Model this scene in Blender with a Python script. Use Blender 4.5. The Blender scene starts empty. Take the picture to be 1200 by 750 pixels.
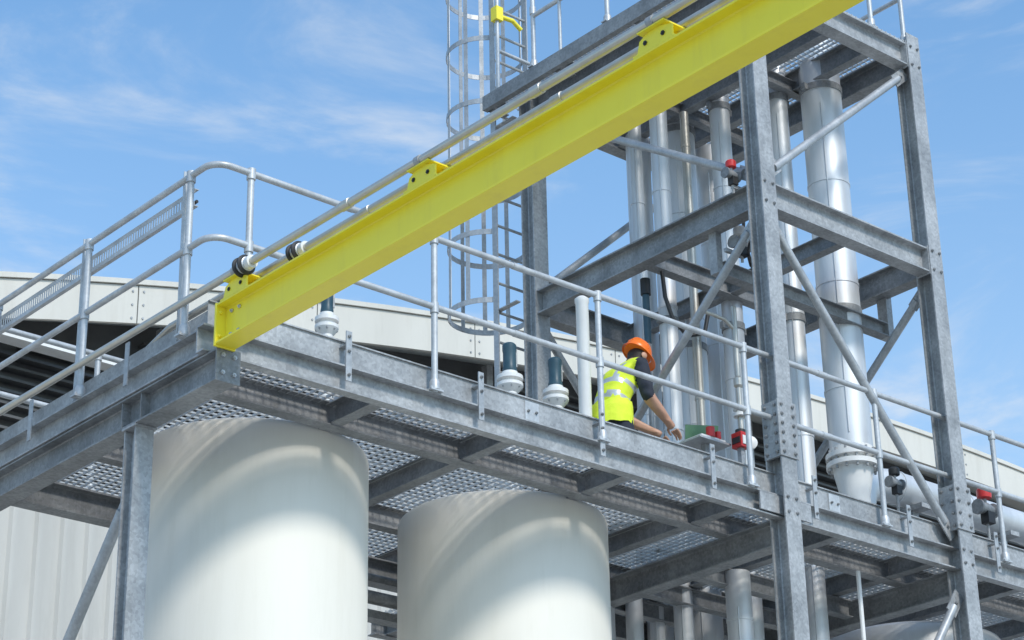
import bpy, bmesh, math, random
from mathutils import Vector, Matrix, noise
random.seed(7)
sc=bpy.context.scene
COL=sc.collection
V=Vector
# ------------------------------------------------------------ materials
def mat(name,col,col2=None,rough=.5,metal=0.,scale=3.,spangle=0.,bump=0.,streak=0.,rvar=.12,dirt=None,dirt_amt=0.):
    m=bpy.data.materials.new(name);m.use_nodes=True;nt=m.node_tree;N=nt.nodes;L=nt.links
    b=N["Principled BSDF"];b.inputs["Metallic"].default_value=metal
    tc=N.new("ShaderNodeTexCoord")
    mp=N.new("ShaderNodeMapping");L.new(tc.outputs["Object"],mp.inputs[0])
    if streak: mp.inputs["Scale"].default_value=(1,1,streak)
    n=N.new("ShaderNodeTexNoise");n.inputs["Scale"].default_value=scale;n.inputs["Detail"].default_value=8;n.inputs["Roughness"].default_value=.65
    L.new(mp.outputs[0],n.inputs["Vector"])
    cr=N.new("ShaderNodeMapRange");cr.inputs[1].default_value=.32;cr.inputs[2].default_value=.68
    L.new(n.outputs["Fac"],cr.inputs[0])
    mx=N.new("ShaderNodeMix");mx.data_type='RGBA'
    mx.inputs[6].default_value=(*col,1);mx.inputs[7].default_value=(*(col2 or col),1)
    L.new(cr.outputs[0],mx.inputs[0]);out=mx.outputs[2]
    if spangle:
        v=N.new("ShaderNodeTexVoronoi");v.inputs["Scale"].default_value=55
        L.new(tc.outputs["Object"],v.inputs["Vector"])
        hs=N.new("ShaderNodeSeparateColor");L.new(v.outputs["Color"],hs.inputs[0])
        mr=N.new("ShaderNodeMapRange");mr.inputs[3].default_value=1-spangle;mr.inputs[4].default_value=1+spangle
        L.new(hs.outputs[0],mr.inputs[0])
        mm=N.new("ShaderNodeMix");mm.data_type='RGBA';mm.blend_type='MULTIPLY';mm.inputs[0].default_value=1
        L.new(out,mm.inputs[6]);L.new(mr.outputs[0],mm.inputs[7]);out=mm.outputs[2]
    if dirt:
        n2=N.new("ShaderNodeTexNoise");n2.inputs["Scale"].default_value=1.3;n2.inputs["Detail"].default_value=10;n2.inputs["Roughness"].default_value=.75
        mp2=N.new("ShaderNodeMapping");mp2.inputs["Scale"].default_value=(4,4,.5);L.new(tc.outputs["Object"],mp2.inputs[0]);L.new(mp2.outputs[0],n2.inputs["Vector"])
        r2=N.new("ShaderNodeMapRange");r2.inputs[1].default_value=.5;r2.inputs[2].default_value=.78;r2.inputs[4].default_value=dirt_amt
        L.new(n2.outputs["Fac"],r2.inputs[0])
        m3=N.new("ShaderNodeMix");m3.data_type='RGBA';m3.inputs[7].default_value=(*dirt,1)
        L.new(r2.outputs[0],m3.inputs[0]);L.new(out,m3.inputs[6]);out=m3.outputs[2]
    L.new(out,b.inputs["Base Color"])
    rr=N.new("ShaderNodeMapRange");rr.inputs[3].default_value=max(.05,rough-rvar);rr.inputs[4].default_value=min(1,rough+rvar)
    L.new(n.outputs["Fac"],rr.inputs[0]);L.new(rr.outputs[0],b.inputs["Roughness"])
    if bump:
        bp=N.new("ShaderNodeBump");bp.inputs["Strength"].default_value=bump;bp.inputs["Distance"].default_value=.01
        L.new(n.outputs["Fac"],bp.inputs["Height"]);L.new(bp.outputs[0],b.inputs["Normal"])
    return m
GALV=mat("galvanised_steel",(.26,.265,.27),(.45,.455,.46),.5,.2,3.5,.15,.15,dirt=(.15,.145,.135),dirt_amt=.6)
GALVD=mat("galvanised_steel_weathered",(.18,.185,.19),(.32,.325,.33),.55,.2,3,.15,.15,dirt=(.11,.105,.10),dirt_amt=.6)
GALVL=mat("galvanised_tube_bright",(.42,.43,.44),(.58,.59,.60),.45,.3,6,.06,.08,dirt=(.28,.275,.26),dirt_amt=.5)
GRAT=mat("grating_steel",(.42,.43,.43),(.55,.56,.56),.5,.2,5,.05)
YEL=mat("yellow_paint",(.90,.75,.035),(.94,.80,.055),.40,0,2.5,0,.08,dirt=(.66,.52,.06),dirt_amt=.38)
CREAM=mat("cream_painted_steel",(.74,.70,.615),(.79,.755,.68),.58,0,2,0,.05,streak=.15,dirt=(.60,.56,.47),dirt_amt=.35)
CLAD=mat("cream_cladding",(.60,.565,.50),(.67,.635,.57),.5,0,.8,0,.0,streak=.3,dirt=(.44,.40,.33),dirt_amt=.40)
CLADW=mat("wall_cladding",(.50,.48,.44),(.58,.56,.52),.55,0,.9,0,0,streak=.2,dirt=(.36,.34,.30),dirt_amt=.45)
SILV=mat("aluminium_pipe_cladding",(.60,.61,.62),(.72,.73,.74),.48,.45,5,0,.10,streak=.2,dirt=(.44,.43,.42),dirt_amt=.4)
STAIN=mat("tube_stainless",(.50,.47,.41),(.60,.57,.51),.36,.6,8,0,.0)
WHT=mat("white_paint",(.74,.73,.71),(.80,.79,.77),.4,0,8,0,.0,dirt=(.5,.46,.38),dirt_amt=.35)
TEAL=mat("dark_teal_plastic",(.02,.055,.075),(.04,.09,.12),.4,0,9)
BLK=mat("black_rubber",(.015,.015,.017),(.03,.03,.03),.5,0,9)
RED=mat("red_paint",(.50,.02,.02),(.60,.035,.03),.35,0,9)
GREEN=mat("green_screen",(.10,.22,.12),(.16,.30,.18),.3,0,9)
DARK=mat("dark_louvre",(.07,.07,.072),(.11,.11,.108),.6,0,3)
CONC=mat("concrete_ground",(.35,.335,.31),(.45,.435,.40),.85,0,.6,0,.3)
VEST=mat("hivis_yellow_fabric",(.66,.80,.03),(.78,.88,.06),.8,0,14,0,.5)
BAND=mat("reflective_band",(.50,.52,.53),(.60,.62,.62),.35,.3,20)
NAVY=mat("navy_cotton",(.018,.022,.035),(.032,.038,.055),.85,0,14,0,.5)
SKIN=mat("skin",(.50,.27,.18),(.58,.33,.23),.5,0,12)
HAIR=mat("dark_hair",(.02,.014,.01),(.04,.028,.02),.6,0,40,0,.4)
ORNG=mat("orange_helmet_plastic",(.85,.16,.015),(.90,.20,.02),.3,0,6)
BR=mat("galvanised_brace",(.32,.33,.34),(.48,.49,.50),.45,.3,5,.08,.08,dirt=(.2,.195,.18),dirt_amt=.5)
# ------------------------------------------------------------ mesh builder
class MB:
    def __init__(s): s.v=[];s.f=[];s.mi=[];s.mats=[]
    def M(s,m):
        if m not in s.mats: s.mats.append(m)
        return s.mats.index(m)
    def add(s,vs,fs,m):
        o=len(s.v);s.v+= [tuple(p) for p in vs];k=s.M(m)
        for f in fs: s.f.append(tuple(i+o for i in f));s.mi.append(k)
    def box(s,x0,x1,y0,y1,z0,z1,m):
        vs=[(x,y,z) for z in (z0,z1) for y in (y0,y1) for x in (x0,x1)]
        s.add(vs,[(0,1,3,2),(4,6,7,5),(0,4,5,1),(2,3,7,6),(0,2,6,4),(1,5,7,3)],m)
    def frame(s,p0,p1,up=None):
        p0=V(p0);p1=V(p1);d=(p1-p0).normalized()
        up=V(up) if up else (V((0,0,1)) if abs(d.z)<.95 else V((0,1,0)))
        a=d.cross(up).normalized();b=a.cross(d).normalized()
        return p0,p1,d,a,b
    def prof(s,p0,p1,pts,m,up=None):
        p0,p1,d,a,b=s.frame(p0,p1,up);n=len(pts)
        vs=[p0+a*x+b*y for x,y in pts]+[p1+a*x+b*y for x,y in pts]
        fs=[(i,(i+1)%n,n+(i+1)%n,n+i) for i in range(n)]+[tuple(range(n)),tuple(range(2*n-1,n-1,-1))]
        s.add(vs,fs,m)
    def bar(s,p0,p1,w,h,m,up=None):
        s.prof(p0,p1,[(-w/2,-h/2),(w/2,-h/2),(w/2,h/2),(-w/2,h/2)],m,up)
    def hbeam(s,p0,p1,w,h,m,up=None,tf=None,tw=None):
        tf=tf or h*.06;tw=tw or w*.06
        W=w/2;H=h/2;t=tw/2;r=min(w,h)*.05
        pts=[(-W,-H),(W,-H),(W,-H+tf),(t+r,-H+tf),(t,-H+tf+r),(t,H-tf-r),(t+r,H-tf),(W,H-tf),(W,H),(-W,H),(-W,H-tf),(-t-r,H-tf),(-t,H-tf-r),(-t,-H+tf+r),(-t-r,-H+tf),(-W,-H+tf)]
        s.prof(p0,p1,pts,m,up)
    def chan(s,p0,p1,w,h,m,flip=1,t=.01,up=None):
        W=w/2;H=h/2
        pts=[(-W,-H),(W,-H),(W,H),(-W,H),(-W,H-t),(W-t,H-t),(W-t,-H+t),(-W,-H+t)]
        pts=[(x*flip,y) for x,y in pts]
        s.prof(p0,p1,pts,m,up)
    def ell(s,p0,p1,w,m,t=.008,up=None,sx=1,sy=1):
        pts=[(0,0),(w,0),(w,t),(t,t),(t,w),(0,w)];s.prof(p0,p1,[(x*sx,y*sy) for x,y in pts],m,up)
    def tube(s,p0,p1,r,m,n=14,r1=None,caps=True):
        p0,p1,d,a,b=s.frame(p0,p1);r1=r if r1 is None else r1
        vs=[p0+(a*math.cos(t)+b*math.sin(t))*r for t in [2*math.pi*i/n for i in range(n)]]
        vs+=[p1+(a*math.cos(t)+b*math.sin(t))*r1 for t in [2*math.pi*i/n for i in range(n)]]
        fs=[(i,(i+1)%n,n+(i+1)%n,n+i) for i in range(n)]
        if caps: fs+=[tuple(range(n)),tuple(range(2*n-1,n-1,-1))]
        s.add(vs,fs,m)
    def path(s,pts,r,m,n=12,rs=None):
        pts=[V(p) for p in pts];vs=[];k=len(pts);pa=None
        for i,p in enumerate(pts):
            d=(pts[min(i+1,k-1)]-pts[max(i-1,0)]).normalized()
            if pa is None:
                up=V((0,0,1)) if abs(d.z)<.9 else V((0,1,0));a=d.cross(up).normalized()
            else: a=(pa-d*pa.dot(d)).normalized()
            pa=a;b=d.cross(a);rr=rs[i] if rs else r
            vs+=[p+(a*math.cos(2*math.pi*j/n)+b*math.sin(2*math.pi*j/n))*rr for j in range(n)]
        fs=[(i*n+j,i*n+(j+1)%n,(i+1)*n+(j+1)%n,(i+1)*n+j) for i in range(k-1) for j in range(n)]
        fs+=[tuple(range(n)),tuple(range(k*n-1,(k-1)*n-1,-1))]
        s.add(vs,fs,m)
    def lathe(s,c,prof,m,n=32,axis=None):
        c=V(c);ax=V(axis).normalized() if axis else V((0,0,1))
        up=V((0,0,1)) if abs(ax.z)<.9 else V((0,1,0));a=ax.cross(up).normalized();b=ax.cross(a)
        vs=[];k=len(prof)
        for r,z in prof: vs+=[c+ax*z+(a*math.cos(2*math.pi*j/n)+b*math.sin(2*math.pi*j/n))*r for j in range(n)]
        fs=[(i*n+j,i*n+(j+1)%n,(i+1)*n+(j+1)%n,(i+1)*n+j) for i in range(k-1) for j in range(n)]
        fs+=[tuple(range(n)),tuple(range(k*n-1,(k-1)*n-1,-1))]
        s.add(vs,fs,m)
    def bolt(s,p,d,r,m,h=.012):
        p=V(p);d=V(d).normalized();s.tube(p,p+d*h,r,m,6);s.tube(p+d*h,p+d*h*1.6,r*.5,m,6)
    def obj(s,name,parent=None,ang=35,bevel=0):
        me=bpy.data.meshes.new(name);me.from_pydata(s.v,[],s.f)
        for m in s.mats: me.materials.append(m)
        me.polygons.foreach_set("material_index",s.mi)
        bm=bmesh.new();bm.from_mesh(me);bmesh.ops.recalc_face_normals(bm,faces=bm.faces);bm.to_mesh(me);bm.free()
        me.polygons.foreach_set("use_smooth",[True]*len(me.polygons))
        me.set_sharp_from_angle(angle=math.radians(ang))
        o=bpy.data.objects.new(name,me);COL.objects.link(o)
        if parent: o.parent=parent
        if bevel:
            b=o.modifiers.new("bevel",'BEVEL');b.width=bevel;b.segments=2;b.limit_method='ANGLE';b.angle_limit=math.radians(40)
        return o
def empty(name):
    o=bpy.data.objects.new(name,None);COL.objects.link(o);o.empty_display_size=.2;return o
def arc(c,a,b,r,t0,t1,k=8):
    c=V(c);a=V(a);b=V(b)
    return [c+a*math.cos(t0+(t1-t0)*i/k)*r+b*math.sin(t0+(t1-t0)*i/k)*r for i in range(k+1)]
GZ=-6.96
XEND=13.0; YL=3.05; YR=4.2; XS=4.4
# ------------------------------------------------------------ ground
g=MB();g.add([(-1500,-1500,GZ),(1500,-1500,GZ),(1500,1500,GZ),(-1500,1500,GZ)],[(0,1,2,3)],CONC);g.obj("ground")
# ------------------------------------------------------------ platform
P=empty("steel_platform")
b=MB()
b.chan((-.03,.035,-.082),(XEND,.035,-.082),.075,.175,GALV,flip=-1,t=.011)
b.box(4.70,5.24,-.018,-.004,-.15,-.015,GALV)
b.box(.04,XEND,.066,.072,.012,.195,GALV)
b.box(.04,XEND,.052,.066,.186,.195,GALV)
b.box(.04,XEND,.052,.066,.012,.020,GALV)
for i in range(12):
    x=1.03+1.07*i
    b.box(x-.022,x+.022,-.012,-.004,-.10,.235,BR)
    b.box(x-.022,x+.022,-.004,.066,.14,.146,BR)
    for z in (-.06,.10,.2): b.bolt((x,-.012,z),(0,-1,0),.011,GALVD)
for x in (2.6,5.6,8.6):
    b.box(x-.06,x+.06,.060,.066,.03,.17,GALVL)
    for dx in (-.035,.035): b.bolt((x+dx,.06,.10),(0,-1,0),.010,GALVD)
b.box(.066,.072,.10,YL,.012,.15,GALV)
for i in range(3):
    y=.9+1.2*i;b.box(-.012,-.004,y-.022,y+.022,-.10,.19,BR)
b.chan((.035,.075,-.082),(.035,YL,-.082),.075,.175,GALV,flip=1,t=.011)
b.obj("edge_channels_and_toe_plates",P)
b=MB()
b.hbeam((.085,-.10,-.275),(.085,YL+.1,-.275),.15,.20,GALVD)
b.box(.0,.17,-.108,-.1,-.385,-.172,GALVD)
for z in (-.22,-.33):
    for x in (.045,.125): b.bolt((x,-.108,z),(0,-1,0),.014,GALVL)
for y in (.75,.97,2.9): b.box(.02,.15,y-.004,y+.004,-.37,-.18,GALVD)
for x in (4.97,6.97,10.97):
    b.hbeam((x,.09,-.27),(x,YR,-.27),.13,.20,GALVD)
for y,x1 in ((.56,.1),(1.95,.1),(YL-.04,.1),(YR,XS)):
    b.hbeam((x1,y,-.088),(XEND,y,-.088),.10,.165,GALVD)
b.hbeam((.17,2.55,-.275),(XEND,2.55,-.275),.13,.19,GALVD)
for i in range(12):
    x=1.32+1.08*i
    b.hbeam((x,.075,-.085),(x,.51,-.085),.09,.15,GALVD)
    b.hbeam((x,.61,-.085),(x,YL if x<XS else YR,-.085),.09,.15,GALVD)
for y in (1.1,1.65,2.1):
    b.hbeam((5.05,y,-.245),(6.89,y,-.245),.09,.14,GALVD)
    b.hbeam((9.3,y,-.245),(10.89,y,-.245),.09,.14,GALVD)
b.obj("support_beams",P)
b=MB()
x=.09
while x<XEND:
    b.box(x-.003,x+.003,.075,YL if x<XS else YR,-.022,.0,GRAT);x+=.062
y=.10
while y<YR:
    b.box(.075 if y<YL else XS,XEND,y-.004,y+.004,-.014,-.003,GRAT);y+=.062
b.obj("grating_deck",P)
R=.0215
def post(b,x,y,z=0,h=1.1):
    b.tube((x,y,z),(x,y,z+h-.02),R,GALVL)
    for zz in (.6,1.1):
        b.tube((x,y,z+zz-.045),(x,y,z+zz+.028),R*1.35,GALVL)
    b.box(x-.05,x+.05,y-.03,y+.03,z+.006,z+.018,GALVL)
    b.lathe((x,y,z+.018),[(.034,0),(.034,.05),(.026,.07)],GALVL,16)
    b.bolt((x-.035,y-.01,z+.018),(0,0,1),.012,GALVL);b.bolt((x+.035,y-.01,z+.018),(0,0,1),.012,GALVL)
b=MB()
rad=.12
for z in (1.1,.6):
    pts=[(XEND,0,z),(6,0,z),(rad,0,z)]+[p for p in arc((rad,rad,z),(0,-1,0),(-1,0,0),rad,0,math.pi/2)][1:]+[(0,1.5,z),(0,YL-.2,z)]
    pts+=[p for p in arc((.15,YL-.15,z),(-1,0,0),(0,1,0),.15,0,math.pi/2)][1:]+[(2,YL,z),(XS,YL,z)]
    b.path(pts,R,GALVL)
    for x in (1.0,2.45,5.5,8.2): b.tube((x-.05,0,z),(x+.05,0,z),R*1.15,GALVL)
for i in range(9): post(b,.27 if i<1 else 1.72+1.46*(i-1),0)
for y in (.26,1.48,2.70): post(b,0,y)
for x in (1.0,2.6,4.2): post(b,x,YL)
b.obj("guardrail")
b=MB()
xt=.055
b.box(xt,xt+.03,.3,YL,1.045,1.05,GALVL);b.box(xt,xt+.03,.3,YL,.93,.935,GALVL)
b.box(xt,xt+.003,.3,YL,1.02,1.045,GALVL);b.box(xt,xt+.003,.3,YL,.935,.96,GALVL)
y=.32
while y<YL:
    b.box(xt,xt+.003,y,y+.014,.96,1.02,GALVL);y+=.030
for yy in (.36,1.58,2.80):
    b.ell((.06,yy,.02),(.06,yy,1.18),.05,GALVL,.006)
    for z in (.5,.7,.98,1.1): b.bolt((.058,yy+.02,z),(-1,0,0),.01,GALV)
b.path([(.075,.3,.965),(.075,1.2,.96),(.075,2.2,.965),(.075,YL,.96)],.011,BLK,8)
b.obj("cable_tray")
# ------------------------------------------------------------ columns
def column(name,x,y,z0,z1,w=.16,ori=(0,1,0)):
    b=MB()
    b.hbeam((x,y,z0),(x,y,z1),w,w,GALV,up=ori,tf=.012,tw=.009)
    b.box(x-w*.75,x+w*.75,y-w*.75,y+w*.75,z0,z0+.025,GALV)
    b.box(x-w*.6,x+w*.6,y-w*.6,y+w*.6,z1-.014,z1-.001,GALV)
    return b.obj(name)
column("steel_column",.085,.86,GZ,-.376,.13)
column("steel_column",.085,YL,GZ,-.376,.13)
# ------------------------------------------------------------ tower frame
T=empty("steel_tower_frame")
AX,BX,CY=4.97,6.97,2.65
W=.16
b=MB()
TOP=4.64
for (x,y) in ((AX,0),(BX,0),(AX,CY),(BX,CY)):
    b.hbeam((x,y,GZ),(x,y,TOP),W,W,GALV,up=(0,1,0),tf=.013,tw=.010)
    b.box(x-.13,x+.13,y-.13,y+.13,GZ,GZ+.03,GALV)
def plates(x,y,za,zb,n):
    yf=y-W/2-.012
    b.box(x-W/2-.02,x+W/2+.02,yf,yf+.012,za,zb,GALV)
    for i in range(n):
        for sx in (-.06,.06): b.bolt((x+sx,yf,za+.035+i*(zb-za-.07)/(n-1)),(0,-1,0),.014,GALVD)
    b.box(x-W/2-.006,x-W/2+.02,y-W/2+.0,y+W/2,za,zb,GALV)
    for i in range(n):
        for sy in (-.05,.05): b.bolt((x-W/2-.006,y+sy,za+.035+i*(zb-za-.07)/(n-1)),(-1,0,0),.014,GALVD)
plates(AX,0,.28,.72,6);plates(BX,0,.13,.5,4)
for (x,z0,z1) in ((AX,2.38,2.55),(BX,2.38,2.55),(AX,4.33,4.51),(BX,4.33,4.51),(AX,-.14,-.03),(BX,-.14,-.03)):
    for z in (z0,z1):
        for sx in (-.045,.045): b.bolt((x+sx,-W/2,z),(0,-1,0),.013,GALVD)
b.obj("columns",T)
b=MB()
def ring(zc,h,w):
    b.hbeam((AX+.085,0,zc),(BX-.085,0,zc),w,h,GALV)
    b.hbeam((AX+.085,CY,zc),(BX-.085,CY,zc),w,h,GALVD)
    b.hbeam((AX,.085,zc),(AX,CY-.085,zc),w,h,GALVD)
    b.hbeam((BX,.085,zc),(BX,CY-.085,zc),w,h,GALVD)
    for x0,x1 in ((AX+.082,AX+.09),(BX-.09,BX-.082)): b.box(x0,x1,-.072,.072,zc-h/2-.02,zc+h/2+.02,GALV)
ring(2.465,.22,.13)
ring(4.43,.22,.13)
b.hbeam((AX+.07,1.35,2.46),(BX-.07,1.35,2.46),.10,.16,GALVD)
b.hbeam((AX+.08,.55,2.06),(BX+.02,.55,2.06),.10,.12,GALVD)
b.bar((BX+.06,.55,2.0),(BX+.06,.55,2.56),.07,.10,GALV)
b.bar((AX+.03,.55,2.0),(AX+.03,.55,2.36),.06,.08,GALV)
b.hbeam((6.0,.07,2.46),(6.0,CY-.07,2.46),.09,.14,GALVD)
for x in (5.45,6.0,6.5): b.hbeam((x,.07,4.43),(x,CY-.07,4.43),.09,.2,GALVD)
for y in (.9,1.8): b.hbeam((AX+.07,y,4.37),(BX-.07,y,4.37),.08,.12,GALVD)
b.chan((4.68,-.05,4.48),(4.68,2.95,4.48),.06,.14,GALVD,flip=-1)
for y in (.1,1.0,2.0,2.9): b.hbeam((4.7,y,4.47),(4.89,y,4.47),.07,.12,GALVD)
b.obj("frame_beams",T)
b=MB()
x=4.72
while x<7.03:
    b.box(x-.003,x+.003,-.06,2.93,4.541,4.563,GRAT);x+=.055
y=-.05
while y<2.93:
    b.box(4.7,7.03,y-.003,y+.003,4.549,4.56,GRAT);y+=.055
b.obj("top_grating",T)
b=MB()
def brace(p0,p1,r=.034,m=BR):
    p0=V(p0);p1=V(p1);d=(p1-p0).normalized()
    b.tube(p0+d*.09,p1-d*.09,r,m,16)
    for p,s in ((p0,1),(p1,-1)):
        e=p+d*s*.16
        nrm=d.cross(V((0,0,1))).normalized()
        b.bar(p-d*s*.05,e,.012,.11,GALV,up=nrm.cross(d))
        b.bolt(p+d*s*.05+nrm*.006,nrm,.014,GALVD);b.bolt(p+d*s*.05-nrm*.006,-nrm,.014,GALVD)
h=.09
brace((AX,h,2.68),(AX,CY-h,4.27));brace((AX,h,2.27),(AX,CY-h,.15))
brace((AX+h,-.0,2.70),(BX-h,0,4.24));brace((AX+h,0,2.25),(BX-h,0,.12))
brace((AX+h,CY,2.66),(BX-h,CY,4.27));brace((AX+h,CY,2.25),(BX-h,CY,.15))
brace((BX,h,2.25),(BX,CY-h,.15))
brace((BX-h,0,-.42),(AX+h,0,-2.9))
brace((AX,CY-h,-.6),(AX,h,-2.9))
brace((.085,.95,-.80),(.085,2.98,-3.3),.036)
b.obj("tube_braces",T)
b=MB()
for z in (5.1,5.66):
    b.path([(7.03,2.9,z),(7.03,.05,z),(6.97,-.0,z),(6.9,-.02,z),(4.85,-.02,z),(4.72,.02,z),(4.7,.1,z),(4.7,2.3,z)],R,GALVL)
for (x,y) in ((4.7,.35),(4.7,1.35),(4.7,2.3),(5.6,-.02),(6.5,-.02),(6.93,-.02),(7.03,1),(7.03,2.2)):
    post(b,x,y,4.56)
b.tube((4.70,1.95,4.5),(4.70,1.95,5.7),.016,GALVL)
b.obj("tower_guardrail")
# ------------------------------------------------------------ caged ladder
b=MB()
lx0,lx1,ly=4.80,5.20,2.98
CG=BR
for x in (lx0,lx1):
    b.bar((x,ly,0),(x,ly,6.3),.012,.065,CG,up=(0,1,0))
z=.25
while z<6.2:
    b.tube((lx0,ly,z),(lx1,ly,z),.013,CG,8);z+=.28
for z in (.6,2.5,4.3):
    for x in (lx0+.02,lx1-.02): b.bar((x,ly,z),(x,CY+.06,z),.05,.01,GALV)
cc=V((5.0,3.32,0));cr=.36
def hoop(z,r=cr):
    a0=math.radians(-55);a1=math.radians(235)
    pts=[(cc.x+r*math.cos(a0+(a1-a0)*i/28),cc.y+r*math.sin(a0+(a1-a0)*i/28),z) for i in range(29)]
    n=len(pts)
    for i in range(n-1): b.bar(pts[i],(V(pts[i+1])+(V(pts[i+1])-V(pts[i])).normalized()*.003),.006,.05,CG)
    b.bar(pts[0],(lx1,ly,z),.006,.05,CG);b.bar(pts[-1],(lx0,ly,z),.006,.05,CG)
z=2.62
while z<6.6: hoop(z);z+=.66
for a in (-20,20,55,90,125,160,200):
    t=math.radians(a);x=cc.x+(cr-.006)*math.cos(t);y=cc.y+(cr-.006)*math.sin(t)
    b.bar((x,y,2.6),(x,y,6.5),.04,.006,CG,up=(math.cos(t),math.sin(t),0))
b.obj("caged_ladder")
b=MB()
b.tube((4.78,2.88,4.5),(4.78,2.88,5.6),.02,GALVL)
b.path([(4.78,2.88,5.42),(4.95,2.86,5.42),(5.05,2.86,5.36)],.022,YEL)
b.box(4.74,4.82,2.84,2.92,5.36,5.50,YEL)
b.path([(4.78,2.88,5.05),(5.2,2.88,5.05)],.018,GALVL)
b.obj("safety_gate")
# ------------------------------------------------------------ yellow beam
Y=empty("yellow_overhead_beam")
b=MB()
bx=.045
b.hbeam((bx,-.13,-.045),(bx,-9,-.045),.14,.26,YEL,tf=.014,tw=.010)
b.box(bx-.073,bx+.073,-.13,-.112,-.185,.09,YEL)
for z in (-.12,.03):
    for x in (-.045,.045): b.bolt((bx+x,-.13,z),(0,-1,0),.013,YEL)
    b.bolt((bx-.005,-.20,z),(-1,0,0),.013,GALVL);b.bolt((bx-.005,-.28,z),(-1,0,0),.013,GALVL)
b.obj("i_beam",Y,bevel=.003)
b=MB()
for y0 in (-.30,-2.05,-3.83,-5.6,-7.4):
    b.box(bx-.068,bx+.068,y0-.14,y0+.14,.086,.096,YEL)
    for x in (bx-.055,bx+.050):
        vs=[];pts=[(-.12,.096),(.12,.096),(.10,.165),(.04,.192),(-.04,.192),(-.12,.165)]
        for xx in (x-.005,x+.005): vs+=[(xx,y0+py,pz) for py,pz in pts]
        n=6
        b.add(vs,[tuple(range(n)),tuple(range(2*n-1,n-1,-1))]+[(i,(i+1)%n,n+(i+1)%n,n+i) for i in range(n)],YEL)
    b.box(bx-.085,bx+.085,y0-.09,y0+.09,.192,.200,YEL)
    for yy in (-.06,.06): b.bolt((bx-.060,y0+yy,.14),(-1,0,0),.013,BLK,.006)
b.obj("saddle_brackets",Y)
b=MB()
b.hbeam((bx,-8.9,GZ),(bx,-8.9,-.18),.2,.2,YEL,up=(0,1,0))
b.obj("end_support",Y)
b=MB()
ZT=.226
for x in (-.025,.115):
    b.path([(x,3.4,GZ),(x,3.4,ZT-.2),(x,3.34,ZT-.06),(x,3.2,ZT),(x,2,ZT),(x,-.2,ZT),(x,-4,ZT),(x,-9,ZT)] if x<0 else [(x,1.2,.05),(x,.9,.15),(x,.6,ZT),(x,-.2,ZT),(x,-4,ZT),(x,-9,ZT)],.024,STAIN,14)
for y0 in (-2.05,-3.83,-5.6,-7.4,-.32):
    for x in (-.025,.115): b.lathe((x,y0,ZT),[(.025,-.02),(.030,-.02),(.030,.02),(.025,.02)],GALV,16,axis=(0,1,0))
for x in (-.025,.115):
    for y0 in (-1.4,-3.0,-4.6): b.lathe((x,y0,ZT),[(.0245,-.04),(.029,-.038),(.029,.038),(.0245,.04)],STAIN,16,axis=(0,1,0))
b.obj("conduit_tubes")
def coupling(x,y0,z):
    b=MB()
    for dy in (-.026,.026):
        b.lathe((x,y0+dy,z),[(.026,-.012),(.052,-.012),(.062,-.005),(.062,.005),(.052,.012),(.026,.012)],BLK,24,axis=(0,1,0))
    b.lathe((x,y0,z),[(.03,-.05),(.044,-.045),(.044,.045),(.03,.05)],SILV,24,axis=(0,1,0))
    b.lathe((x,y0-.05,z),[(.024,-.04),(.040,-.04),(.040,.0),(.024,0)],WHT,20,axis=(0,1,0))
    b.obj("pipe_coupling")
coupling(-.025,-.40,ZT);coupling(.115,-.74,ZT)
# ------------------------------------------------------------ tanks
def tank(x,y,r,top=-.13):
    b=MB()
    b.lathe((x,y,0),[(r*.2,top+.05),(r*.6,top+.035),(r*.93,top+.01),(r*.985,top-.012),(r,top-.045),(r,-2.05),(r+.003,-2.055),(r+.003,-2.07),(r,-2.075),(r,-4.1),(r+.004,-4.105),(r+.004,-4.12),(r,-4.125),(r,GZ+.6),(r+.03,GZ+.6),(r+.03,GZ+.5),(r*.9,GZ+.5),(r*.9,GZ)][::-1],CREAM,96)
    return b.obj("storage_tank",ang=30)
tank(1.29,1.42,.782)
tank(3.49,1.42,.765)
def vent(x,y,z,s=1.):
    b=MB()
    b.lathe((x,y,0),[(.055*s,-.1),(.055*s,z-.12),(.075*s,z-.10),(.10*s,z-.07),(.10*s,z-.045),(.07*s,z-.04),(.07*s,z-.02),(.10*s,z-.015),(.10*s,z+.015),(.06*s,z+.02),(.06*s,z+.05)],WHT,28)
    for i in range(8):
        t=i*math.pi/4+.2;b.bolt((x+.085*s*math.cos(t),y+.085*s*math.sin(t),z-.062-.012),(0,0,-1),.010,GALV)
    b.lathe((x,y,z+.05),[(.052*s,0),(.056*s,.02),(.050*s,.05),(.050*s,.16),(.054*s,.18),(.054*s,.22),(.04*s,.235)],TEAL,24)
    b.tube((x+.05*s,y-.02,z+.1),(x+.05*s,y-.02,z+.24),.008,GALV,8)
    return b.obj("tank_vent_valve")
vent(1.87,1.4,1.04,.85);vent(3.57,1.4,1.03);vent(4.03,1.4,1.03)
b=MB();b.lathe((4.15,1.2,0),[(.05,-.1),(.05,1.74),(.056,1.75),(.056,1.78),(.03,1.80)],WHT,24);b.obj("white_standpipe")
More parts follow.
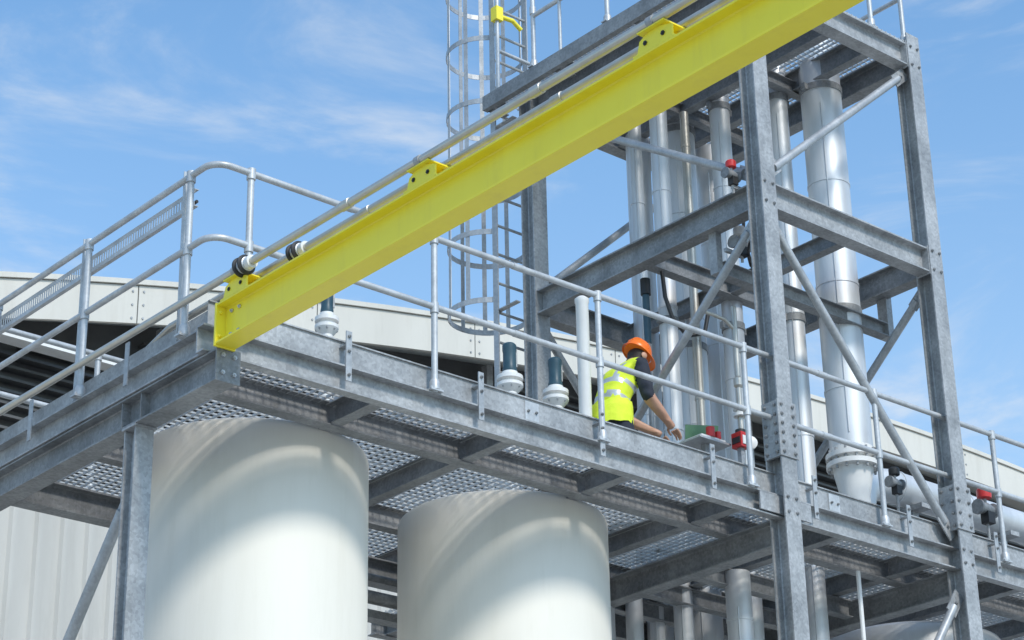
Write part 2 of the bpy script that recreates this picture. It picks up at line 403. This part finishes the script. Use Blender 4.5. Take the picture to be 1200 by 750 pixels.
# ------------------------------------------------------------ silver pipes
def pipe(x,y,r,z0,z1,bands=1.0,m=SILV,name="insulated_pipe",clamp=False):
    b=MB()
    b.tube((x,y,z0),(x,y,z1),r,m,32)
    z=z0+.35+random.random()*.3
    while z<z1-.2:
        b.lathe((x,y,z),[(r*.98,-.014),(r+.005,-.012),(r+.005,.012),(r*.98,.014)],m,32);z+=bands
    b.bar((x-r*.8,y-r*.62,z0+.1),(x-r*.8,y-r*.62,min(z1-.3,4.1)),.012,.008,m)
    if clamp:
        for zc in (2.16,4.28):
            b.lathe((x,y,zc),[(r,-.03),(r+.010,-.03),(r+.010,.03),(r,.03)],GALVD,32)
            b.box(x-r-.05,x-r-.005,y-.02,y+.02,zc-.03,zc+.03,GALVD);b.box(x+r+.005,x+r+.05,y-.02,y+.02,zc-.03,zc+.03,GALVD)
    return b.obj(name)
pipe(5.60,1.70,.078,GZ,4.5,1.1,clamp=True)
pipe(6.16,2.02,.155,GZ,4.5,1.0,clamp=True)
pipe(6.12,1.45,.090,GZ,4.75,.9,clamp=True)
pipe(6.40,1.02,.092,GZ,4.75,1.1,clamp=True)
pipe(6.62,.70,.178,.95,4.75,.95,clamp=True)
pipe(5.75,2.15,.06,GZ,4.4,1.0)
pipe(6.75,2.2,.13,GZ,4.4,1.0)
pipe(6.05,2.42,.11,GZ,4.4,1.2)
pipe(5.95,1.72,.04,.0,4.3,1.2,m=STAIN)
b=MB()
x,y=6.62,.70
b.lathe((x,y,0),[(.12,.0),(.12,.55),(.15,.70),(.165,.78),(.215,.79),(.215,.83),(.175,.835),(.175,.86),(.215,.865),(.215,.905),(.178,.92),(.178,.96)],WHT,40)
for i in range(14):
    t=i*2*math.pi/14;b.tube((x+.193*math.cos(t),y+.193*math.sin(t),.76),(x+.193*math.cos(t),y+.193*math.sin(t),.935),.011,GALV,6)
b.obj("flanged_pipe_base")
b=MB()
b.tube((5.38,.75,.0),(5.38,.75,1.9),.022,STAIN,12)
b.lathe((5.38,.75,1.0),[(.022,-.04),(.055,-.04),(.055,-.015),(.03,-.012),(.03,.012),(.055,.015),(.055,.04),(.022,.04)],WHT,20)
b.lathe((5.38,.75,1.25),[(.022,-.05),(.038,-.03),(.038,.03),(.022,.05)],STAIN,20)
b.path([(5.38,.75,1.7),(5.3,.78,1.78),(5.2,.8,1.8),(5.05,.8,1.8)],.016,STAIN)
b.lathe((5.40,.69,.72),[(.02,0),(.05,.0),(.053,.01),(.053,.035),(.045,.04)],WHT,24,axis=(-.5,-.85,0))
b.obj("instrument_pipe")
b=MB()
b.path([(5.15,1.3,2.35),(5.12,1.25,2.1),(5.14,1.2,1.9),(5.25,1.15,1.75),(5.4,1.1,1.8),(5.5,1.15,2.0)],.018,BLK,10)
b.path([(5.3,.5,2.6),(5.28,.5,2.4),(5.4,.55,2.2),(5.6,.6,2.15),(5.7,.62,2.3)],.014,BLK,10)
b.path([(5.0,.12,2.3),(5.1,.3,2.15),(5.35,.5,2.2),(5.6,.6,2.0)],.010,BLK,8)
b.obj("flexible_hose")
b=MB()
b.tube((5.10,1.45,1.75),(5.10,1.45,2.25),.030,TEAL,16);b.tube((5.10,1.45,2.18),(5.10,1.45,2.32),.042,BLK,16)
b.tube((5.10,1.45,.0),(5.10,1.45,1.75),.022,GALV,12)
b.obj("level_transmitter")
def valve(x,y,z,s=1.,name="control_valve",d=(1,0,0),cap=RED,post_=True):
    b=MB();d=V(d)
    b.lathe((x,y,z),[(.03*s,-.10*s),(.06*s,-.10*s),(.06*s,-.08*s),(.035*s,-.075*s),(.05*s,0),(.035*s,.075*s),(.06*s,.08*s),(.06*s,.10*s),(.03*s,.10*s)],GALVD,20,axis=d)
    b.tube((x,y,z),(x,y,z+.12*s),.016*s,GALV,10)
    b.lathe((x,y,z+.08*s),[(.02*s,0),(.055*s,.005),(.057*s,.02*s),(.057*s,.07*s),(.045*s,.085*s),(.02*s,.09*s)],cap,20)
    b.box(x-.03*s,x+.05*s,y-.045*s,y+.03*s,z-.12*s,z-.03*s,BLK)
    b.path([(x,y,z-.1*s),(x+.01,y,z-.13*s),(x+.02,y+.01,0 if z<1 else z-.15)],.012,GALV,8)
    if z>1: b.bar((x,y,z-.10),(4.97,y,z-.10),.03,.03,GALV)
    return b.obj(name)
valve(4.86,.20,2.69,.75)
valve(5.15,.42,2.26,.9,cap=WHT)
valve(8.05,.5,.70,1.1);valve(8.72,.35,.52,1.2,d=(0,1,0),cap=BLK);valve(8.5,.30,.62,.9)
valve(6.95,.55,.70,.8,cap=BLK)
b=MB()
b.path([(6.98,1.0,.25),(7.0,1.0,.6),(7.06,1.0,.78),(7.2,1.0,.88),(7.4,1.0,.91),(9.2,1.0,.91),(XEND,1.0,.91)],.14,SILV,32)
for x in (7.5,8.4,9.3,10.2): b.lathe((x,1.0,.91),[(.138,-.015),(.147,-.013),(.147,.013),(.138,.015)],SILV,32,axis=(1,0,0))
for x in (7.7,8.9,10.4): b.bar((x,1.0,0),(x,1.0,.75),.08,.08,GALV);b.box(x-.06,x+.06,.84,1.16,.73,.77,GALV)
b.obj("horizontal_duct")
def vessel(x,y,r,top):
    b=MB();b.lathe((x,y,0),[(r*.15,top),(r*.45,top-.015),(r*.75,top-.05),(r*.93,top-.11),(r,top-.21),(r,GZ+.8),(r*.8,GZ+.5),(r*.3,GZ+.4)][::-1],SILV,64)
    b.lathe((x,y,0),[(r+.004,top-.30),(r+.012,top-.30),(r+.012,top-.35),(r+.004,top-.35)],GALV,64)
    for i in range(4):
        t=math.pi/4+i*math.pi/2;b.tube((x+r*.8*math.cos(t),y+r*.8*math.sin(t),GZ),(x+r*.8*math.cos(t),y+r*.8*math.sin(t),GZ+1),.06,GALV,12)
    return b.obj("process_vessel")
vessel(8.02,1.44,.84,-.19);vessel(9.95,1.44,.84,-.19)
pipe(4.95,2.05,.17,GZ,-.2,1.3,name="drain_pipe")
pipe(5.35,2.0,.07,GZ,-.2,1.3,name="drain_pipe")
pipe(5.55,1.05,.10,GZ,-.2,2.0,name="drain_pipe")
b=MB()
b.tube((6.15,.35,-.25),(6.15,.35,GZ),.018,WHT,10);b.obj("signal_conduit")
b=MB()
b.path([(2.36,1.9,-1.2),(2.40,1.9,-.55),(2.40,2.3,-.42),(4.6,2.3,-.42)],.03,GALVD,12)
b.tube((.95,2.35,-.55),(4.8,2.35,-.55),.05,GALV,16)
b.box(1.0,4.8,2.30,2.42,-.72,-.66,GALVD)
b.obj("underdeck_pipework")
# ------------------------------------------------------------ laptop and instrument box
b=MB()
b.bar((5.02,.80,0),(5.02,.80,.66),.05,.05,GALV)
b.box(4.86,5.20,.70,.96,.66,.675,GALVL)
b.box(4.90,5.16,.72,.90,.676,.70,WHT)
b.prof((4.93,.86,.70),(5.15,.86,.70),[(-.07,0),(.07,.0),(.07,.008),(-.07,.008)],GREEN)
b.prof((4.98,.98,.70),(5.20,.84,.70),[(0,0),(.008,0),(.05,.15),(.042,.153)],GREEN)
b.tube((5.02,.74,.70),(5.02,.74,.78),.035,RED,14);b.tube((5.1,.74,.70),(5.1,.74,.76),.025,RED,14)
b.obj("portable_test_unit")
b=MB()
b.bar((5.22,.62,0),(5.22,.62,.62),.04,.04,GALV)
b.box(5.175,5.275,.57,.67,.62,.74,RED);b.box(5.19,5.26,.563,.57,.64,.71,WHT)
b.lathe((5.225,.62,.74),[(.04,0),(.04,.03),(.02,.04)],BLK,16)
b.box(5.168,5.175,.58,.66,.65,.70,BLK)
b.obj("red_junction_box")
# ------------------------------------------------------------ building
BL=empty("industrial_building")
ax,az,ar=18.,6.44,61.
def roofz(x): return az-(ar-math.sqrt(ar*ar-(x-ax)**2))
BY=9.0
b=MB()
x=-12.
while x<48:
    x2=x+2.385
    n=4;vs=[]
    for i in range(n+1):
        xx=x+(x2-x)*i/n;z=roofz(xx)
        vs+=[(xx,BY,z-.50),(xx,BY,z-.05),(xx,BY+.05,z-.50),(xx,BY+.05,z-.05)]
    fs=[]
    for i in range(n):
        a=i*4;c=a+4;fs+=[(a,c,c+1,a+1),(a+2,a+3,c+3,c+2),(a,a+2,c+2,c),(a+1,c+1,c+3,a+3)]
    fs+=[(0,1,3,2),(n*4,n*4+2,n*4+3,n*4+1)]
    b.add(vs,fs,CLAD)
    for dz in (-.12,-.28,-.44):
        for dx in (.06,2.32): b.tube((x+dx,BY,roofz(x+dx)+dz),(x+dx,BY-.01,roofz(x+dx)+dz),.014,GALV,6)
    x+=2.4
pts=[(-12+60*i/80,roofz(-12+60*i/80)) for i in range(81)]
vs=[]
for (xx,z) in pts: vs+=[(xx,BY-.03,z-.04),(xx,BY-.03,z+.02),(xx,BY+.25,z+.02),(xx,BY+.25,z-.04)]
b.add(vs,[(i*4+j,i*4+(j+1)%4,i*4+4+(j+1)%4,i*4+4+j) for i in range(80) for j in range(4)],CLAD)
b.obj("verge_fascia",BL)
b=MB();vs=[]
for (xx,z) in pts: vs+=[(xx,BY+.2,z-.01),(xx,BY+40,z-.01),(xx,BY+40,z-.2),(xx,BY+.2,z-.2)]
b.add(vs,[(i*4+j,i*4+(j+1)%4,i*4+4+(j+1)%4,i*4+4+j) for i in range(80) for j in range(4)]+[(0,1,2,3),(320,323,322,321)],CLAD);b.obj("barrel_roof",BL)
b=MB();vs=[];x=-12.;prof=[(0,0),(.16,0),(.19,.035),(.25,.035),(.28,0)]
cols=[]
while x<48:
    for px,pd in prof[:-1]: cols.append((x+px,BY+.6-pd))
    x+=.30
for (xx,yy) in cols: vs+=[(xx,yy,GZ),(xx,yy,min(2.45,roofz(xx)-.3))]
b.add(vs,[(2*i,2*i+2,2*i+3,2*i+1) for i in range(len(cols)-1)],CLADW)
b.obj("corrugated_wall",BL)
b=MB()
b.box(-4,48,BY+.58,BY+.8,2.45,2.62,GALVD)
vs=[]
for (xx,z) in pts: 
    if xx>-4: vs+=[(xx,BY+.75,2.5),(xx,BY+.75,z-.25)]
b.add(vs,[(2*i,2*i+2,2*i+3,2*i+1) for i in range(len(vs)//2-1)],DARK)
z=2.75
while z<6:
    xs=[p[0] for p in pts if p[1]-.5>z and p[0]>-4]
    if xs: b.box(xs[0],xs[-1],BY+.60,BY+.72,z,z+.03,DARK)
    z+=.14
for xx in (3.0,5.4,7.8,10.2,12.6,15,17.4,19.8): b.box(xx,xx+.1,BY+.5,BY+.6,2.5,roofz(xx)-.35,GALV)
b.box(-1,4.9,BY+.1,BY+.3,3.98,4.08,WHT)
b.obj("louvre_band",BL)
# ------------------------------------------------------------ worker
WK=empty("worker")
def skinmesh(pts,edges,rad,root=0,sub=2):
    me=bpy.data.meshes.new("sk");me.from_pydata(pts,edges,[]);o=bpy.data.objects.new("sk",me);COL.objects.link(o)
    md=o.modifiers.new("s",'SKIN');md.use_smooth_shade=True
    for i,r in enumerate(rad):
        me.skin_vertices[0].data[i].radius=(r,r)
        me.skin_vertices[0].data[i].use_root=(i==root)
    s=o.modifiers.new("ss",'SUBSURF');s.levels=sub;s.render_levels=sub
    bpy.context.view_layer.update()
    dg=bpy.context.evaluated_depsgraph_get();m2=bpy.data.meshes.new_from_object(o.evaluated_get(dg))
    bpy.data.objects.remove(o);return m2
yc=1.2
J={ 'pel':(4.40,yc,.88,.135),'wst':(4.43,yc,1.01,.125),'cst':(4.50,yc,1.15,.145),'uch':(4.575,yc,1.265,.112),'nk':(4.64,yc,1.345,.055),
 'jaw':(4.705,yc,1.385,.064),'hd':(4.720,yc,1.450,.083),'ht':(4.740,yc,1.510,.066),
 'rs':(4.585,yc-.155,1.28,.068),'re':(4.59,yc-.20,1.01,.05),'rf':(4.70,yc-.20,.925,.043),'rw':(4.81,yc-.19,.85,.030),'rp':(4.865,yc-.18,.815,.034),
 'ls':(4.60,yc+.155,1.28,.068),'le':(4.67,yc+.20,1.04,.05),'lf':(4.78,yc+.13,.955,.043),'lw':(4.90,yc+.03,.87,.030),'lp':(4.95,yc-.0,.835,.034),
 'rh':(4.40,yc-.09,.80,.10),'rk':(4.49,yc-.12,.46,.068),'ra':(4.39,yc-.12,.10,.046),'rt':(4.46,yc-.13,.045,.045),'rto':(4.59,yc-.14,.035,.035),
 'lh':(4.40,yc+.09,.80,.10),'lk':(4.45,yc+.12,.46,.068),'la':(4.31,yc+.12,.10,.046),'lt':(4.38,yc+.13,.045,.045),'lto':(4.51,yc+.14,.035,.035)}
names=list(J);ix={n:i for i,n in enumerate(names)}
E=[('pel','wst'),('wst','cst'),('cst','uch'),('uch','nk'),('nk','jaw'),('jaw','hd'),('hd','ht'),('uch','rs'),('rs','re'),('re','rf'),('rf','rw'),('rw','rp'),('uch','ls'),('ls','le'),('le','lf'),('lf','lw'),('lw','lp'),
 ('pel','rh'),('rh','rk'),('rk','ra'),('ra','rt'),('rt','rto'),('pel','lh'),('lh','lk'),('lk','la'),('la','lt'),('lt','lto')]
me=skinmesh([J[n][:3] for n in names],[(ix[a],ix[b_]) for a,b_ in E],[J[n][3] for n in names],sub=3)
me.name="body"
MT=[VEST,BAND,NAVY,SKIN,HAIR,BLK]
me.materials.clear()
for m in MT: me.materials.append(m)
def seg(p,a,b_):
    a=V(a);b_=V(b_);d=b_-a;t=max(0,min(1,(p-a).dot(d)/d.length_squared));return (a+d*t-p).length,t
for v in me.vertices: 
    p=v.co
    if p.z>.6 : v.co.y=yc+(p.y-yc)*1.16
    if .85<p.z<1.3:
        k=noise.noise(V((p.x*9,p.y*9,p.z*16)))*.016;v.co.x+=k;v.co.y+=k*.7
for pl in me.polygons:
    p=pl.center;best=None
    q=V((p.x,yc+(p.y-yc)/1.16,p.z)) if p.z>.6 else p
    for a,b_ in E:
        d,t=seg(q,J[a][:3],J[b_][:3]);d-=(J[a][3]*(1-t)+J[b_][3]*t)
        if best is None or d<best[0]: best=(d,a,b_,t)
    _,a,b_,t=best
    if b_ in('wst','cst','uch') or (b_ in('rs','ls')):
        m=0
        zz=p.z+(p.x-4.48)*.3
        if b_ in('wst','cst','uch'):
            if .945<zz<.995 or 1.09<zz<1.135: m=1
            elif zz>=1.135 and .07<abs(p.y-yc)<.115: m=1
        if b_ in('rs','ls') and abs(p.y-yc)>.20: m=2
        if p.x>4.53 and abs(p.y-yc)<.045 and p.z>1.06: m=2
    elif b_=='nk': m=3 if t>.45 else 2
    elif b_ in('jaw','hd','ht'):
        m=3
        if (b_!='jaw' or t>.5) and p.x<4.72: m=4
    elif b_ in('re','le'): m=2
    elif b_ in('rf','lf'): m=2 if t<.10 else 3
    elif b_ in('rw','rp','lw','lp'): m=3
    elif b_ in('rh','lh','rk','lk'): m=2
    elif b_ in('ra','la'): m=2 if t<.85 else 5
    else: m=5
    if a=='pel' and b_ in('rh','lh') and p.z>.84: m=0
    pl.material_index=m;pl.use_smooth=True
o=bpy.data.objects.new("body",me);COL.objects.link(o);o.parent=WK
b=MB()
def ring_pts(cx,cz,rx,ry,n=28): return [(cx+rx*math.cos(2*math.pi*i/n)*(1+.03*math.cos(i*1.7)),yc+ry*math.sin(2*math.pi*i/n)*(1+.03*math.sin(i*2.7)),cz+.008*math.sin(i*1.9)) for i in range(n)]
rr=[ring_pts(4.395,.76,.158,.208),ring_pts(4.40,.82,.156,.205),ring_pts(4.412,.905,.150,.195),ring_pts(4.42,.96,.140,.180)]
n=28;vs=[p for r_ in rr for p in r_]
for k in range(3):
    b.add(vs[k*n:(k+2)*n],[(j,(j+1)%n,n+(j+1)%n,n+j) for j in range(n)],VEST)
b.obj("vest_hem",WK,ang=60)
def hand(px,dirv,name):
    p=V(px);d=V(dirv).normalized();side=d.cross(V((0,0,1))).normalized();dn=V((0,0,-1))
    for i,(off,L) in enumerate(((-.030,.062),(-.010,.072),(.010,.068),(.029,.052))):
        a=p+side*off+d*.01;b1=a+d*L*.5+dn*.008;b2=b1+d*L*.33+dn*.018;b3=b2+d*L*.15+dn*.022
        m2=skinmesh([a,b1,b2,b3],[(0,1),(1,2),(2,3)],[.010,.009,.008,.006],0,1);m2.materials.clear();m2.materials.append(SKIN)
        oo=bpy.data.objects.new("finger_%s_%d"%(name,i+1),m2);COL.objects.link(oo);oo.parent=WK
    a=p-side*.03-d*.03;b1=a-side*.02+d*.03+dn*.012;b2=b1+d*.028+dn*.012
    m2=skinmesh([a,b1,b2],[(0,1),(1,2)],[.012,.011,.008],0,1);m2.materials.clear();m2.materials.append(SKIN)
    oo=bpy.data.objects.new("thumb_%s"%name,m2);COL.objects.link(oo);oo.parent=WK
hand((4.87,yc-.18*1.16,.81),(.9,-.05,-.35),"right")
hand((4.955,yc,.83),(.85,-.35,-.35),"left")
hm=MB()
prof=[(.128,-.005),(.130,.0),(.127,.03),(.118,.065),(.10,.098),(.072,.122),(.04,.136),(.012,.141)]
hm.lathe((0,0,0),prof,ORNG,36)
vs=[];n=40
for k,(ro,zz) in enumerate(((0.,.006),(1.,-.006),(1.,-.012),(0.,-.002))):
    for i in range(n):
        t=2*math.pi*i/n;c=math.cos(t);ext=.010+.05*max(0,c)**2*ro if ro else 0
        r_=.128+ext;vs.append((r_*c*1.06,r_*math.sin(t),zz-(.012*max(0,c) if ro else 0)))
hm.add(vs,[(k*n+i,k*n+(i+1)%n,((k+1)%4)*n+(i+1)%n,((k+1)%4)*n+i) for k in range(4) for i in range(n)],ORNG)
for yy in (-.03,0,.03):
    hm.path([(.115*math.cos(t)*1.06,yy,.02+.125*math.sin(t)) for t in [math.radians(20+i*14) for i in range(11)]],.006,ORNG,8)
ho=hm.obj("helmet",WK,ang=50)
mtx=Matrix.Translation((4.727,yc,1.472))@Matrix.Rotation(math.radians(28),4,'Y')
for v in ho.data.vertices: v.co=V((v.co.x*.93,v.co.y*.80,v.co.z*.90));v.co=mtx@v.co
b=MB()
fx=4.793
b.lathe((fx,yc,1.43),[(.004,0.03),(.011,.012),(.014,0),(.006,-.012)],SKIN,12,axis=(-.25,0,1))
for sy in (-1,1):
    b.lathe((4.715,yc+sy*.090,1.43),[(.004,-.008),(.02,-.006),(.026,0),(.02,.006),(.004,.008)],SKIN,14,axis=(.2,1,0))
    b.lathe((4.783,yc+sy*.034,1.452),[(.003,-.004),(.011,0),(.003,.004)],WHT,12,axis=(1,sy*.2,-.2))
    b.lathe((4.788,yc+sy*.034,1.451),[(.002,-.003),(.005,0),(.002,.003)],BLK,10,axis=(1,sy*.2,-.2))
b.box(4.777,4.787,yc-.024,yc+.024,1.382,1.389,RED)
b.obj("face_features",WK,ang=60)
# ------------------------------------------------------------ world, sun, camera
el=math.radians(44);az_=math.radians(264)
w=bpy.data.worlds.new("World");sc.world=w;w.use_nodes=True;nt=w.node_tree;N=nt.nodes;L=nt.links
bg=N["Background"]
sky=N.new("ShaderNodeTexSky");sky.sky_type='NISHITA';sky.sun_disc=False;sky.sun_elevation=el;sky.sun_rotation=math.radians(90)-az_
sky.air_density=1.0;sky.dust_density=.5;sky.ozone_density=1.5
tint=N.new("ShaderNodeMix");tint.data_type='RGBA';tint.blend_type='MULTIPLY';tint.inputs[0].default_value=1;tint.inputs[7].default_value=(1.30,1.65,1.72,1);tint.clamp_result=False
L.new(sky.outputs[0],tint.inputs[6])
tc=N.new("ShaderNodeTexCoord")
mp=N.new("ShaderNodeMapping");mp.inputs["Rotation"].default_value=(0,math.radians(8),math.radians(49));mp.inputs["Scale"].default_value=(1.3,3.2,6.0);mp.inputs["Location"].default_value=(.7,.2,.4);L.new(tc.outputs["Generated"],mp.inputs[0])
n1=N.new("ShaderNodeTexNoise");n1.inputs["Scale"].default_value=2.9;n1.inputs["Detail"].default_value=12;n1.inputs["Roughness"].default_value=.60;n1.inputs["Distortion"].default_value=.5
L.new(mp.outputs[0],n1.inputs["Vector"])
r1=N.new("ShaderNodeMapRange");r1.interpolation_type='SMOOTHSTEP';r1.inputs[1].default_value=.51;r1.inputs[2].default_value=.82;r1.inputs[4].default_value=.85;L.new(n1.outputs["Fac"],r1.inputs[0])
sp=N.new("ShaderNodeSeparateXYZ");L.new(tc.outputs["Generated"],sp.inputs[0])
hz=N.new("ShaderNodeMapRange");hz.interpolation_type='SMOOTHSTEP';hz.inputs[1].default_value=.56;hz.inputs[2].default_value=.18;hz.inputs[3].default_value=0;hz.inputs[4].default_value=.5;L.new(sp.outputs[2],hz.inputs[0])
mh=N.new("ShaderNodeMix");mh.data_type='RGBA';mh.inputs[7].default_value=(3.7,4.5,5.3,1)
L.new(hz.outputs[0],mh.inputs[0]);L.new(tint.outputs[2],mh.inputs[6])
mx=N.new("ShaderNodeMix");mx.data_type='RGBA';mx.inputs[7].default_value=(5.4,5.7,6.0,1)
L.new(r1.outputs[0],mx.inputs[0]);L.new(mh.outputs[2],mx.inputs[6]);L.new(mx.outputs[2],bg.inputs[0]);bg.inputs[1].default_value=.15
sl=bpy.data.lights.new("sun",'SUN');sl.energy=2.7;sl.angle=math.radians(9);sl.color=(1,.95,.87)
so=bpy.data.objects.new("sun",sl);COL.objects.link(so)
sd=V((math.cos(az_)*math.cos(el),math.sin(az_)*math.cos(el),math.sin(el)));so.rotation_euler=sd.to_track_quat('Z','Y').to_euler()
ps,th,ro=[math.radians(v) for v in (49.0097,24.1353,-1.1333)]
fw=V((math.cos(ps)*math.cos(th),math.sin(ps)*math.cos(th),math.sin(th)));r0=V((math.sin(ps),-math.cos(ps),0));u0=r0.cross(fw)
r_=r0*math.cos(ro)+u0*math.sin(ro);u_=-r0*math.sin(ro)+u0*math.cos(ro)
cd=bpy.data.cameras.new("camera");co=bpy.data.objects.new("camera",cd);COL.objects.link(co)
cd.sensor_width=36;cd.lens=2569.08/1200*36;cd.clip_end=5000;cd.clip_start=.1
M=Matrix((( r_.x,u_.x,-fw.x,-6.4048),(r_.y,u_.y,-fw.y,-10.1163),(r_.z,u_.z,-fw.z,-5.3127),(0,0,0,1)))
co.matrix_world=M
sc.camera=co
sc.view_settings.view_transform='Standard';sc.view_settings.look='None';sc.view_settings.exposure=0
